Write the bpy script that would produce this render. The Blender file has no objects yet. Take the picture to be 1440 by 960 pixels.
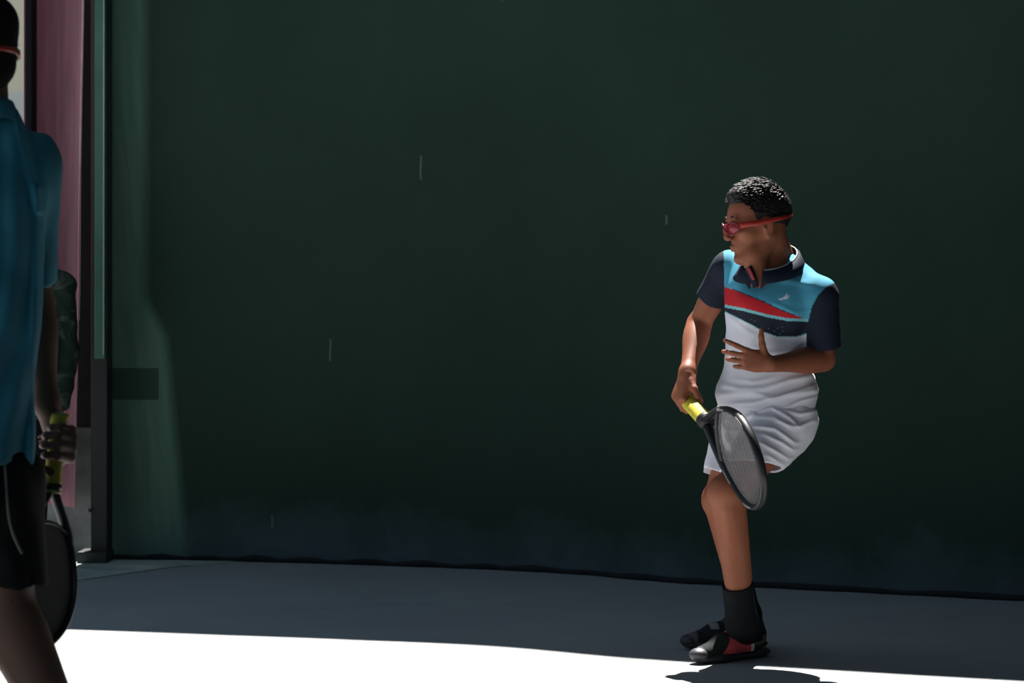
import bpy, bmesh, math, random
import numpy as np
from mathutils import Vector, Matrix
random.seed(4); rng = np.random.default_rng(7)
C = bpy.context.scene.collection
SC = bpy.context.scene

# ------------------------------------------------------------------ camera, light, exposure
F = 3400.0; CX = 720.0; CY = 480.0; CAMH = 1.03
cd = bpy.data.cameras.new('camera'); cam = bpy.data.objects.new('camera', cd); C.objects.link(cam)
cd.sensor_width = 36.0; cd.lens = 36.0 * F / 1440.0
cam.location = (0, 0, CAMH); cam.rotation_euler = (math.pi / 2, 0, 0)
cd.clip_end = 200
cd.dof.use_dof = True; cd.dof.focus_distance = 7.85; cd.dof.aperture_fstop = 7.0
SC.camera = cam

W = bpy.data.worlds.new('world'); SC.world = W; W.use_nodes = True
bg = W.node_tree.nodes['Background']
bg.inputs[0].default_value = (0.48, 0.69, 0.93, 1); bg.inputs[1].default_value = 0.30

SUN_DIR = Vector((-0.050, -0.435, -0.86)).normalized()          # the way the light travels: from behind the wall, high
sl = bpy.data.lights.new('sun', 'SUN'); sl.energy = 15.0; sl.angle = math.radians(0.53)
sl.color = (1.0, 0.965, 0.92)
sun = bpy.data.objects.new('sun', sl); C.objects.link(sun); sun.location = (0, 12, 12)
sun.rotation_euler = SUN_DIR.to_track_quat('-Z', 'Y').to_euler()

SC.view_settings.view_transform = 'Standard'; SC.view_settings.look = 'None'
SC.view_settings.exposure = 0.0; SC.view_settings.gamma = 1.0
SC.view_settings.use_curve_mapping = False

def P(px, py, Y):
    """point at depth Y seen at photo pixel (px, py)"""
    return np.array([(px - CX) / F * Y, Y, CAMH - (py - CY) / F * Y])

# ------------------------------------------------------------------ materials
def lin(r, g, b):
    f = lambda c: (c / 255) / 12.92 if c / 255 <= 0.04045 else ((c / 255 + 0.055) / 1.055) ** 2.4
    return (f(r), f(g), f(b), 1.0)

class NT:
    def __init__(s, name):
        s.m = bpy.data.materials.new(name); s.m.use_nodes = True
        s.t = s.m.node_tree; s.n = s.t.nodes; s.b = s.n['Principled BSDF']
    def node(s, ty, **kw):
        n = s.n.new(ty)
        for k, v in kw.items():
            if k in n.inputs.keys() if hasattr(n.inputs, 'keys') else False: n.inputs[k].default_value = v
            else: setattr(n, k, v)
        return n
    def link(s, a, b): s.t.links.new(a, b)
    def coord(s, scale=(1, 1, 1), kind='Object'):
        tc = s.n.new('ShaderNodeTexCoord'); mp = s.n.new('ShaderNodeMapping')
        mp.inputs['Scale'].default_value = scale; s.link(tc.outputs[kind], mp.inputs[0]); return mp.outputs[0]
    def noise(s, vec, scale, detail=4, rough=0.55, dist=0.0):
        n = s.n.new('ShaderNodeTexNoise'); n.inputs['Scale'].default_value = scale
        n.inputs['Detail'].default_value = detail; n.inputs['Roughness'].default_value = rough
        n.inputs['Distortion'].default_value = dist
        s.link(vec, n.inputs['Vector']); return n.outputs['Fac']
    def ramp(s, fac, stops):
        r = s.n.new('ShaderNodeValToRGB'); e = r.color_ramp.elements
        e[0].position, e[0].color = stops[0][0], stops[0][1]; e[1].position, e[1].color = stops[-1][0], stops[-1][1]
        for p, c in stops[1:-1]:
            q = e.new(p); q.color = c
        s.link(fac, r.inputs[0]); return r.outputs[0]
    def mix(s, fac, a, b, mode='MIX'):
        m = s.n.new('ShaderNodeMix'); m.data_type = 'RGBA'; m.blend_type = mode
        for sock, v in ((m.inputs[0], fac), (m.inputs[6], a), (m.inputs[7], b)):
            if isinstance(v, (int, float, tuple)): sock.default_value = v
            else: s.link(v, sock)
        return m.outputs[2]
    def math(s, op, a, b=0.0, c=0.0):
        m = s.n.new('ShaderNodeMath'); m.operation = op
        for i, v in enumerate((a, b, c)):
            if isinstance(v, (int, float)): m.inputs[i].default_value = v
            else: s.link(v, m.inputs[i])
        return m.outputs[0]
    def bump(s, h, strength=0.3, dist=0.01):
        b = s.n.new('ShaderNodeBump'); b.inputs['Strength'].default_value = strength
        b.inputs['Distance'].default_value = dist; s.link(h, b.inputs['Height']); s.link(b.outputs[0], s.b.inputs['Normal'])
    def set(s, rough=0.6, metal=0.0, spec=0.5, sheen=0.0):
        s.b.inputs['Roughness'].default_value = rough; s.b.inputs['Metallic'].default_value = metal
        s.b.inputs['Specular IOR Level'].default_value = spec; s.b.inputs['Sheen Weight'].default_value = sheen
        return s
    def color(s, c):
        if isinstance(c, tuple): s.b.inputs['Base Color'].default_value = c
        else: s.link(c, s.b.inputs['Base Color'])

def simple(name, col, rough=0.6, metal=0.0, spec=0.5, var=0.12, nscale=12.0, bump=0.0, sheen=0.0):
    t = NT(name); t.set(rough, metal, spec, sheen)
    v = t.coord(); n = t.noise(v, nscale)
    a = tuple(min(1, x * (1 - var)) for x in col[:3]) + (1,); b = tuple(min(1, x * (1 + var)) for x in col[:3]) + (1,)
    t.color(t.ramp(n, [(0.3, a), (0.7, b)]))
    if bump: t.bump(t.noise(v, nscale * 6), bump, 0.003)
    return t.m

def attr_mat(name, rough=0.8, spec=0.3, weave=900.0, bump=0.15, sheen=0.0, layer='paint'):
    t = NT(name); t.set(rough, 0, spec, sheen)
    a = t.n.new('ShaderNodeAttribute'); a.attribute_name = layer
    v = t.coord(); n = t.noise(v, 25)
    t.color(t.mix(0.10, a.outputs['Color'], n, 'MULTIPLY'))
    t.bump(t.noise(v, weave * 0.15), bump, 0.002)
    return t.m

def skin_mat(name, col, red):
    t = NT(name); t.set(0.55, 0, 0.25)
    v = t.coord(); n = t.noise(v, 9, 5); n2 = t.noise(v, 60, 3)
    c = t.ramp(n, [(0.3, col), (0.7, red)])
    t.color(t.mix(0.18, c, n2, 'MULTIPLY'))
    t.bump(t.noise(v, 220), 0.12, 0.002)
    return t.m

M_skin = skin_mat('tanned_skin', (0.34, 0.122, 0.064, 1), (0.285, 0.090, 0.047, 1))
M_skin_dark = skin_mat('brown_skin', (0.16, 0.09, 0.065, 1), (0.13, 0.07, 0.05, 1))
M_hair = simple('black_hair', (0.018, 0.013, 0.013, 1), 0.52, 0, 0.35, 0.3, 40)
M_hair_matt = simple('matt_black_hair', (0.008, 0.007, 0.008, 1), 0.9, 0, 0.15, 0.3, 40)
M_navy = simple('navy_cloth', (0.008, 0.013, 0.03, 1), 0.8, 0, 0.3, 0.25, 30, 0.2)
M_sock = simple('black_knit', (0.006, 0.007, 0.009, 1), 0.9, 0, 0.2, 0.3, 60, 0.3)
M_shirt = attr_mat('striped_jersey')
M_white = simple('white_cloth', (0.78, 0.78, 0.86, 1), 0.8, 0, 0.3, 0.04, 14, 0.15)
M_red = simple('red_plastic', (0.38, 0.028, 0.013, 1), 0.35, 0, 0.5, 0.15, 40)
M_yellow = simple('yellow_grip_tape', (0.62, 0.52, 0.04, 1), 0.6, 0, 0.4, 0.15, 60, 0.2)
M_black = simple('black_plastic', (0.008, 0.009, 0.011, 1), 0.45, 0, 0.5, 0.3, 20)
M_string_grey = simple('grey_string', (0.22, 0.205, 0.215, 1), 0.4, 0, 0.5, 0.1, 20)
M_string_dark = simple('dark_string', (0.012, 0.012, 0.016, 1), 0.5, 0, 0.5, 0.1, 20)
M_silver = simple('silver_plastic', (0.5, 0.5, 0.5, 1), 0.35, 0, 0.5, 0.1, 20)
M_flash = simple('grey_flash', (0.22, 0.22, 0.21, 1), 0.5)
M_teal = simple('teal_cloth', (0.026, 0.19, 0.27, 1), 0.8, 0, 0.3, 0.22, 9, 0.25)
M_shorts_black = simple('black_cloth', (0.007, 0.007, 0.008, 1), 0.9, 0, 0.2, 0.25, 20, 0.2)
M_pipe = simple('grey_piping', (0.12, 0.12, 0.12, 1), 0.8)
M_camo = None

# ------------------------------------------------------------------ mesh helpers
def prop(o, label=None, cat=None, group=None, kind=None):
    if label: o['label'] = label
    if cat: o['category'] = cat
    if group: o['group'] = group
    if kind: o['kind'] = kind
    return o

def empty(name, loc, label, cat, group=None):
    o = bpy.data.objects.new(name, None); C.objects.link(o); o.location = tuple(loc); o.empty_display_size = 0.1
    return prop(o, label, cat, group)

def new_obj(name, me, mat, parent=None, smooth=True, loc=None):
    me.name = name
    if mat is not None:
        for m in (mat if isinstance(mat, (list, tuple)) else [mat]): me.materials.append(m)
    o = bpy.data.objects.new(name, me); C.objects.link(o)
    if smooth: me.shade_smooth()
    if parent is not None:
        bpy.context.view_layer.update()
        o.parent = parent
        pw = Matrix.Translation(parent.location)
        q = parent.parent
        while q is not None: pw = Matrix.Translation(q.location) @ pw; q = q.parent
        # meshes are written in world coordinates: move them into the parent's own frame
        me.transform(pw.inverted())
    elif loc is not None:
        me.transform(Matrix.Translation(-Vector(loc))); o.location = loc
    return o

def mesh_from(v, f):
    me = bpy.data.meshes.new('m'); me.from_pydata([tuple(map(float, x)) for x in v], [], [tuple(map(int, x)) for x in f]); me.update(); return me

def mesh_np(v, quads):
    me = bpy.data.meshes.new('m'); n = len(v); q = len(quads)
    me.vertices.add(n); me.vertices.foreach_set('co', v.astype(np.float32).ravel())
    me.loops.add(q * 4); me.loops.foreach_set('vertex_index', quads.astype(np.int32).ravel())
    me.polygons.add(q); me.polygons.foreach_set('loop_start', np.arange(0, q * 4, 4, dtype=np.int32))
    me.update(calc_edges=True); me.validate(); return me

def tube(pts, r, seg=8, closed=False, caps=True, flat=None):
    """(verts, faces) of a tube along pts; r number or list; flat=(axis, factor) squashes along axis"""
    pts = [np.array(p, float) for p in pts]; n = len(pts)
    if not hasattr(r, '__len__'): r = [r] * n
    T = []
    for i in range(n):
        a = pts[(i - 1) % n] if (closed or i > 0) else pts[i]; b = pts[(i + 1) % n] if (closed or i < n - 1) else pts[i]
        t = b - a; T.append(t / (np.linalg.norm(t) + 1e-12))
    u = np.cross(T[0], [0, 0, 1.0]);
    if np.linalg.norm(u) < 1e-3: u = np.cross(T[0], [1.0, 0, 0])
    u /= np.linalg.norm(u); V = []; Fc = []
    for i in range(n):
        u = u - T[i] * np.dot(u, T[i]); u /= np.linalg.norm(u); w = np.cross(T[i], u)
        for k in range(seg):
            a = 2 * math.pi * k / seg; o = (u * math.cos(a) + w * math.sin(a)) * r[i]
            if flat is not None:
                ax = np.array(flat[0], float); o = o + ax * np.dot(o, ax) * (flat[1] - 1)
            V.append(pts[i] + o)
    m = n if closed else n - 1
    for i in range(m):
        for k in range(seg):
            a = i * seg + k; b = i * seg + (k + 1) % seg; c = ((i + 1) % n) * seg + (k + 1) % seg; d = ((i + 1) % n) * seg + k
            Fc.append((a, b, c, d))
    if not closed and caps:
        Fc.append(tuple(range(seg))[::-1]); Fc.append(tuple(range((n - 1) * seg, n * seg)))
    return V, Fc

def join(parts):
    V = []; Fc = []
    for v, f in parts:
        o = len(V); V += list(v); Fc += [tuple(i + o for i in q) for q in f]
    return V, Fc

def spline(pts, n, closed=False):
    pts = [np.array(p, float) for p in pts]; N = len(pts); out = []
    m = N if closed else N - 1
    for i in range(m):
        p0 = pts[(i - 1) % N] if (closed or i > 0) else 2 * pts[0] - pts[1]
        p1 = pts[i]; p2 = pts[(i + 1) % N]
        p3 = pts[(i + 2) % N] if (closed or i < N - 2) else 2 * pts[-1] - pts[-2]
        for k in range(n):
            t = k / n
            out.append(0.5 * ((2 * p1) + (-p0 + p2) * t + (2 * p0 - 5 * p1 + 4 * p2 - p3) * t * t + (-p0 + 3 * p1 - 3 * p2 + p3) * t ** 3))
    if not closed: out.append(pts[-1])
    return out

def box(lo, hi, bev=0.0):
    bm = bmesh.new(); bmesh.ops.create_cube(bm, size=1)
    for v in bm.verts:
        v.co = Vector([lo[i] + (v.co[i] + 0.5) * (hi[i] - lo[i]) for i in range(3)])
    if bev: bmesh.ops.bevel(bm, geom=bm.edges[:], offset=bev, segments=2, affect='EDGES', profile=0.5)
    me = bpy.data.meshes.new('m'); bm.to_mesh(me); bm.free(); return me

# ------------------------------------------------------------------ distance-field sculpting
def nrm(v): v = np.array(v, float); return v / np.linalg.norm(v)

class Field:
    def __init__(s, lo, hi, h):
        s.lo = np.array(lo, float); s.h = h
        s.n = np.ceil((np.array(hi, float) - s.lo) / h).astype(int) + 1
        s.a = np.full(s.n, 0.06, np.float32)
        s.ax = [(s.lo[i] + h * np.arange(s.n[i])).astype(np.float32) for i in range(3)]
    def sub(s, lo, hi):
        i0 = np.maximum(0, np.floor((np.array(lo) - s.lo) / s.h).astype(int)); i1 = np.minimum(s.n, np.ceil((np.array(hi) - s.lo) / s.h).astype(int) + 1)
        i1 = np.maximum(i1, i0)
        sl = tuple(slice(i0[k], i1[k]) for k in range(3))
        X = s.ax[0][sl[0]][:, None, None]; Y = s.ax[1][sl[1]][None, :, None]; Z = s.ax[2][sl[2]][None, None, :]
        return sl, X, Y, Z
    def put(s, sl, d, k, mode='add'):
        a = s.a[sl]
        if a.size == 0: return
        if mode == 'add':
            if k > 0:
                h = np.maximum(k - np.abs(a - d), 0) / k; s.a[sl] = np.minimum(a, d) - h * h * k * 0.25
            else: s.a[sl] = np.minimum(a, d)
        elif mode == 'cut':
            d = -d
            if k > 0:
                h = np.maximum(k - np.abs(a - d), 0) / k; s.a[sl] = np.maximum(a, d) + h * h * k * 0.25
            else: s.a[sl] = np.maximum(a, d)
    def cone(s, a, b, r1, r2, k=0.02, sq=None, cuts=None, mode='add', bulge=None, pad=0.0):
        a = np.array(a, float); b = np.array(b, float); r = max(r1, r2) + k + 0.01 + pad + (bulge[1] if bulge else 0)
        sl, X, Y, Z = s.sub(np.minimum(a, b) - r, np.maximum(a, b) + r)
        ab = b - a; L2 = float(ab @ ab) + 1e-12
        x = X - a[0]; y = Y - a[1]; z = Z - a[2]
        t = np.clip((x * ab[0] + y * ab[1] + z * ab[2]) / L2, 0, 1)
        x = x - t * ab[0]; y = y - t * ab[1]; z = z - t * ab[2]
        rr = r1 + (r2 - r1) * t
        if bulge: rr = rr + bulge[1] * np.exp(-((t - bulge[0]) / bulge[2]) ** 2)
        d2 = x * x + y * y + z * z
        if sq is not None:
            n = nrm(sq[0]); q = x * n[0] + y * n[1] + z * n[2]
            d2 = d2 + q * q * (1 / sq[1] ** 2 - 1)
        d = np.sqrt(d2) - rr
        for (p, n) in (cuts or []):
            n = nrm(n); d = np.maximum(d, (X - p[0]) * n[0] + (Y - p[1]) * n[1] + (Z - p[2]) * n[2])
        s.put(sl, d.astype(np.float32), k, mode)
    def ell(s, c, r, R=None, k=0.02, mode='add', cuts=None):
        """ellipsoid; columns of R are its axes"""
        c = np.array(c, float); r = np.array(r, float); R = np.eye(3) if R is None else R
        m = np.sqrt(((R * r) ** 2).sum(1)) + k + 0.008
        sl, X, Y, Z = s.sub(c - m, c + m)
        x = X - c[0]; y = Y - c[1]; z = Z - c[2]
        q = [(x * R[0, i] + y * R[1, i] + z * R[2, i]) for i in range(3)]
        k0 = np.sqrt(sum((q[i] / r[i]) ** 2 for i in range(3))); k1 = np.sqrt(sum((q[i] / r[i] ** 2) ** 2 for i in range(3))) + 1e-9
        d = k0 * (k0 - 1) / k1
        for (p, n) in (cuts or []):
            n = nrm(n); d = np.maximum(d, (X - p[0]) * n[0] + (Y - p[1]) * n[1] + (Z - p[2]) * n[2])
        s.put(sl, d.astype(np.float32), k, mode)
    def plane(s, p, n, lo=None, hi=None):
        """removes what lies on the side n points to, inside the box lo..hi"""
        lo = s.lo - 1 if lo is None else lo; hi = s.lo + s.n * s.h + 1 if hi is None else hi
        sl, X, Y, Z = s.sub(lo, hi); n = nrm(n)
        s.a[sl] = np.maximum(s.a[sl], ((X - p[0]) * n[0] + (Y - p[1]) * n[1] + (Z - p[2]) * n[2]).astype(np.float32))
    def warp(s, fn, lo=None, hi=None):
        lo = s.lo - 1 if lo is None else lo; hi = s.lo + s.n * s.h + 1 if hi is None else hi
        sl, X, Y, Z = s.sub(lo, hi); s.a[sl] += fn(X, Y, Z).astype(np.float32)
    def mesh(s, relax=2):
        a = s.a; ins = a < 0; n = np.array(a.shape)
        c = [ins[:-1, :-1, :-1], ins[1:, :-1, :-1], ins[:-1, 1:, :-1], ins[1:, 1:, :-1], ins[:-1, :-1, 1:], ins[1:, :-1, 1:], ins[:-1, 1:, 1:], ins[1:, 1:, 1:]]
        any_ = c[0].copy(); all_ = c[0].copy()
        for q in c[1:]: any_ |= q; all_ &= q
        act = any_ & ~all_
        I = np.argwhere(act); idx = np.full(act.shape, -1, np.int32); idx[act] = np.arange(len(I), dtype=np.int32)
        off = np.array([[0, 0, 0], [1, 0, 0], [0, 1, 0], [1, 1, 0], [0, 0, 1], [1, 0, 1], [0, 1, 1], [1, 1, 1]])
        val = np.stack([a[tuple((I + o).T)] for o in off], 1).astype(float)
        ed = [(0, 1), (2, 3), (4, 5), (6, 7), (0, 2), (1, 3), (4, 6), (5, 7), (0, 4), (1, 5), (2, 6), (3, 7)]
        acc = np.zeros((len(I), 3)); cnt = np.zeros(len(I))
        for p, q in ed:
            va = val[:, p]; vb = val[:, q]; m = (va < 0) != (vb < 0)
            t = np.where(m, va / np.where(m, va - vb, 1), 0)
            acc += m[:, None] * (off[p] + t[:, None] * (off[q] - off[p])); cnt += m
        V = s.lo + s.h * (I + acc / cnt[:, None])
        Q = []
        for axis in range(3):
            u, v = (axis + 1) % 3, (axis + 2) % 3
            sl0 = [slice(None)] * 3; sl1 = [slice(None)] * 3
            sl0[axis] = slice(0, -1); sl1[axis] = slice(1, None)
            A = ins[tuple(sl0)]; B = ins[tuple(sl1)]
            E = np.argwhere(A != B); E = E[(E[:, u] > 0) & (E[:, v] > 0) & (E[:, u] < n[u] - 1) & (E[:, v] < n[v] - 1)]
            if len(E) == 0: continue
            eu = np.zeros(3, int); eu[u] = 1; ev = np.zeros(3, int); ev[v] = 1
            q = np.stack([idx[tuple((E - eu - ev).T)], idx[tuple((E - ev).T)], idx[tuple(E.T)], idx[tuple((E - eu).T)]], 1)
            fl = ~A[tuple(E.T)]; q[fl] = q[fl][:, ::-1]
            Q.append(q)
        Q = np.concatenate(Q)
        for _ in range(relax):                                   # light smoothing
            acc = np.zeros_like(V); cnt = np.zeros(len(V))
            for i in range(4):
                x, y = Q[:, i], Q[:, (i + 1) % 4]
                for p, q in ((x, y), (y, x)):
                    for k in range(3): acc[:, k] += np.bincount(p, V[q, k], len(V))
                    cnt += np.bincount(p, minlength=len(V))
            V = V * 0.5 + 0.5 * acc / np.maximum(cnt, 1)[:, None]
        return V, Q

def field_obj(name, fld, mat, parent, relax=2, paint=None, extra=None):
    V, Q = fld.mesh(relax)
    me = mesh_np(V, Q)
    if paint is not None:
        col = paint(V); at = me.color_attributes.new('paint', 'FLOAT_COLOR', 'POINT')
        at.data.foreach_set('color', np.concatenate([col, np.ones((len(V), 1))], 1).astype(np.float32).ravel())
    return new_obj(name, me, mat, parent)

# ------------------------------------------------------------------ setting
# foot of the wall in the photo, followed from left to right
BASE = [(148, 787), (280, 788), (440, 792), (620, 798), (790, 806), (960, 820), (1170, 831), (1440, 845), (1600, 853)]
def ground(px, py):
    Y = F * CAMH / (py - CY); return np.array([(px - CX) / F * Y, Y, 0.0])
base = [ground(*b) for b in BASE]
WALL_H = 5.0
def wall_mesh(line, z0, z1, nz, thick):
    V = []; Fc = []; n = len(line)
    H = lambda p: z1 + float(np.interp(p[0], [-1.4, -.7, -.2, .28, .75, 1.05, 1.47, 1.85, 2.4], [.31, .29, .21, .06, -.12, -.17, -.23, -.31, -.4]))
    for p in line:
        for k in range(nz + 1): V.append((p[0], p[1], z0 + (H(p) - z0) * k / nz))
    for p in line:
        for k in range(nz + 1): V.append((p[0] + 0.08, p[1] + thick, z0 + (H(p) - z0) * k / nz))
    m = n * (nz + 1)
    for i in range(n - 1):
        for k in range(nz):
            a = i * (nz + 1) + k; b = a + nz + 1
            Fc.append((a, b, b + 1, a + 1)); Fc.append((m + a, m + a + 1, m + b + 1, m + b))
    for i in range(n - 1):
        a = i * (nz + 1) + nz; b = a + nz + 1; Fc.append((a, b, m + b, m + a))
        a = i * (nz + 1); b = a + nz + 1; Fc.append((a, m + a, m + b, b))
    for i in (0, n - 1):
        for k in range(nz):
            a = i * (nz + 1) + k; Fc.append((a, a + 1, m + a + 1, m + a))
    return V, Fc
line = spline(base, 8)

t = NT('green_court_paint'); t.set(0.9, 0, 0.08)
v = t.coord()
big = t.noise(v, 0.7, 5, 0.6); fine = t.noise(v, 9, 6, 0.7)
c = t.ramp(big, [(0.3, (0.025, 0.050, 0.036, 1)), (0.7, (0.034, 0.065, 0.048, 1))])
c = t.mix(0.22, c, t.ramp(fine, [(0.25, (0.55, 0.55, 0.55, 1)), (0.8, (1, 1, 1, 1))]), 'MULTIPLY')
sep = t.n.new('ShaderNodeSeparateXYZ'); t.link(v, sep.inputs[0])
X, Yc, Z = sep.outputs
# grey-blue dust scuffed up from the floor, with an uneven upper edge
dn = t.noise(t.coord((1.0, 1.0, 0.8)), 2.2, 8, 0.68, 0.2)
hgt = t.math('ADD', Z, t.math('MULTIPLY', t.math('SUBTRACT', dn, 0.5), -0.62))
dust = t.n.new('ShaderNodeMapRange'); dust.inputs[1].default_value = 0.26; dust.inputs[2].default_value = 0.0
dust.inputs[3].default_value = 0.0; dust.inputs[4].default_value = 0.40; t.link(hgt, dust.inputs[0])
c = t.mix(dust.outputs[0], c, (0.15, 0.19, 0.23, 1))
# slanting light spill, painted as pale streaks into the left end of the wall
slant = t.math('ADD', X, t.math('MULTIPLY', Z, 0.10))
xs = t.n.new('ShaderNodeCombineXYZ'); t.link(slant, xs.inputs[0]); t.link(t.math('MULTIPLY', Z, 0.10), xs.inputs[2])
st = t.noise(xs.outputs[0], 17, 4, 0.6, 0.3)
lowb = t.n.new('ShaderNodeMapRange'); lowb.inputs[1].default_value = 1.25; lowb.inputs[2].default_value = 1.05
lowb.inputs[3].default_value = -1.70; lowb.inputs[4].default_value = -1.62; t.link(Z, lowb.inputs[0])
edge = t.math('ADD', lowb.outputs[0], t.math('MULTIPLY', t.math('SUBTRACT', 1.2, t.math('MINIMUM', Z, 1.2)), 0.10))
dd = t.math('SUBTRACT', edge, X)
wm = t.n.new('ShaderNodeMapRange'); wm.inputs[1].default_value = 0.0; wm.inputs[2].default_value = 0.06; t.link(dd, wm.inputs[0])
light_spill = t.math('MULTIPLY', wm.outputs[0], t.math('ADD', 0.25, t.math('MULTIPLY', st, 0.85)))
c = t.mix(light_spill, c, (0.125, 0.23, 0.17, 1))
# shadow band painted dark across the light spill
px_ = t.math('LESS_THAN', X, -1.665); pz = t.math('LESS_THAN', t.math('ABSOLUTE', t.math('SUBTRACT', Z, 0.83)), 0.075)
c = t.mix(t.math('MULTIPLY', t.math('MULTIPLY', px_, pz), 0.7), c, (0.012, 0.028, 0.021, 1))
# small pale chips
vo = t.n.new('ShaderNodeTexVoronoi'); vo.inputs['Scale'].default_value = 3.3
t.link(t.coord((1.0, 1.0, 0.45)), vo.inputs['Vector'])
chip = t.math('LESS_THAN', vo.outputs['Distance'], 0.018)
c = t.mix(t.math('MULTIPLY', chip, 0.35), c, (0.20, 0.25, 0.23, 1))
# a few thin pale drips
for x0, z0_, hh in ((-.417, 1.825, .055), (-.842, .99, .05), (-1.12, .19, .03), (.66, 1.55, .02)):
    wob = t.math('ADD', X, t.math('MULTIPLY', t.math('SINE', t.math('MULTIPLY', Z, 60.0)), 0.0015))
    dm = t.math('MULTIPLY', t.math('LESS_THAN', t.math('ABSOLUTE', t.math('SUBTRACT', wob, x0)), 0.0045), t.math('LESS_THAN', t.math('ABSOLUTE', t.math('SUBTRACT', Z, z0_)), hh))
    c = t.mix(t.math('MULTIPLY', dm, 0.5), c, (0.18, 0.22, 0.20, 1))
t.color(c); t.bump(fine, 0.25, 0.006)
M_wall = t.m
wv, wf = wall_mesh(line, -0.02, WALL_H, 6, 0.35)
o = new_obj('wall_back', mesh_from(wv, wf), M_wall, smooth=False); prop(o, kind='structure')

# cracked dark joint at the foot of the wall
tv = []
jl = [np.array([p[0], p[1] - 0.004, 0.012 + 0.004 * math.sin(i * 1.7)]) for i, p in enumerate(line)]
jv, jf = tube(jl, [0.010 + 0.010 * abs(math.sin(i * 0.9) * math.sin(i * 0.37)) for i in range(len(jl))], 6)
o = new_obj('trim_1', mesh_from(jv, jf), simple('dark_joint', (0.012, 0.015, 0.016, 1), 0.9)); prop(o, kind='structure')

# unseen right-hand wall, added outside the frame to darken the right side
M_shade_wall = simple('shade_wall_green', (0.015, 0.035, 0.025, 1), 0.6, 0, 0.3, 0.2, 2)
o = new_obj('shade_wall_right', box((2.16, -1.0, 0), (2.46, 9.60, WALL_H + 1.0)), M_shade_wall, smooth=False); prop(o, kind='structure')

# floor: grey court concrete
t = NT('court_concrete'); t.set(0.85, 0, 0.12)
v = t.coord(); n1 = t.noise(v, 1.1, 6, 0.6); n2 = t.noise(t.coord((1.0, 7.0, 1.0)), 3.5, 6, 0.6); n3 = t.noise(v, 90, 3)
c = t.ramp(n1, [(0.3, (0.34, 0.35, 0.355, 1)), (0.7, (0.42, 0.43, 0.43, 1))])
c = t.mix(0.35, c, t.ramp(n2, [(0.3, (0.72, 0.74, 0.76, 1)), (0.7, (1, 1, 1, 1))]), 'MULTIPLY')
c = t.mix(0.12, c, n3, 'MULTIPLY')
t.color(c); t.bump(n3, 0.2, 0.003); M_floor = t.m
me = mesh_from([(-14, -6, 0), (8, -6, 0), (8, 30, 0), (-14, 30, 0)], [(0, 1, 2, 3)])
o = new_obj('floor', me, M_floor, smooth=False); prop(o, kind='structure')

# pale thin slab that tapers along the wall foot at the left
ap = [ground(20, 789), ground(150, 788), ground(250, 789), ground(330, 790.5), ground(235, 799), ground(150, 811), ground(90, 819), ground(20, 826)]
n = len(ap); vv = [(p[0], p[1], 0.006) for p in ap] + [(p[0], p[1], -0.01) for p in ap]
ff = [tuple(range(n))[::-1]] + [(i, (i + 1) % n, n + (i + 1) % n, n + i) for i in range(n)]
o = new_obj('trim_2', mesh_from(vv, ff), simple('pale_slab', (0.42, 0.50, 0.45, 1), 0.8, 0, 0.3, 0.3, 5), smooth=False); prop(o, kind='structure')

# unseen roof, added and slanted to shade the near man and the right side
M_shade_roof = simple('dark_shade_roof', (0.05, 0.05, 0.055, 1), 0.7)
rv = []; rf = []
N = 120
for i in range(N + 1):
    x = -1.45 + 3.55 * i / N; z = 3.35 + 0.02 * math.sin(i * math.pi / 2); ye = 6.70 + 0.36 * (x + 1.45)
    rv += [(x, -5, z + 0.25), (x, ye, z), (x, ye, z + 0.03), (x, -5, z + 0.28)]
for i in range(N):
    a = i * 4; b = a + 4
    for k in range(4): rf.append((a + k, a + (k + 1) % 4, b + (k + 1) % 4, b + k))
o = new_obj('shade_roof', mesh_from(rv, rf), M_shade_roof, smooth=False); prop(o, kind='structure')

# far pale building seen past the left edge
t = NT('pale_plaster'); t.set(0.85); v = t.coord(); sep = t.n.new('ShaderNodeSeparateXYZ'); t.link(v, sep.inputs[0])
low = t.math('LESS_THAN', sep.outputs[2], 3.30)
c = t.mix(low, (0.70, 0.66, 0.50, 1), (0.60, 0.61, 0.58, 1)); c = t.mix(0.25, c, t.noise(v, 1.5, 5), 'MULTIPLY'); t.color(c); M_plaster = t.m
bd = empty('building', (-5.5, 22, 0), 'pale cream plaster building far behind, past the pink curtain at the left edge', 'building')
new_obj('wall', box((-9, 22, 0), (-3.0, 25, 7)), M_plaster, bd, smooth=False)
new_obj('roof', box((-9.3, 21.7, 7), (-2.7, 25.3, 7.2), 0.02), simple('grey_slab', (0.4, 0.4, 0.38, 1), 0.8), bd, smooth=False)

# ------------------------------------------------------------------ post and maroon curtain at the end of the wall
YP = 11.25
def gx(px, Y=YP): return (px - CX) / F * Y
M_steel = simple('dark_painted_steel', (0.022, 0.024, 0.024, 1), 0.5, 0, 0.4, 0.2, 6)
M_green_tr = simple('green_painted_steel', (0.06, 0.15, 0.11, 1), 0.4, 0, 0.5, 0.15, 5)
YQ = YP - 0.12
def gq(px): return gx(px, YQ)
post = empty('steel_post', (gq(134), YQ + 0.12, 0), 'dark steel post with a green strip at the left end of the green wall', 'post')
new_obj('column', box((gq(122), YQ + 0.10, 0), (gq(146), YQ + 0.24, WALL_H + 0.45), 0.006), M_steel, post, smooth=False)
new_obj('green_strip', box((gq(130), YQ + 0.05, 0.95), (gq(145), YQ + 0.10, WALL_H - 0.2), 0.005), M_green_tr, post, smooth=False)['label'] = 'green painted strip'
cv, cf = tube([(gq(143.5), YQ + 0.045, 0.97), (gq(144.5), YQ + 0.045, WALL_H - 0.2)], 0.0042, 8)  # highlight along the green strip, painted as a thin pale tube
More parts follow.
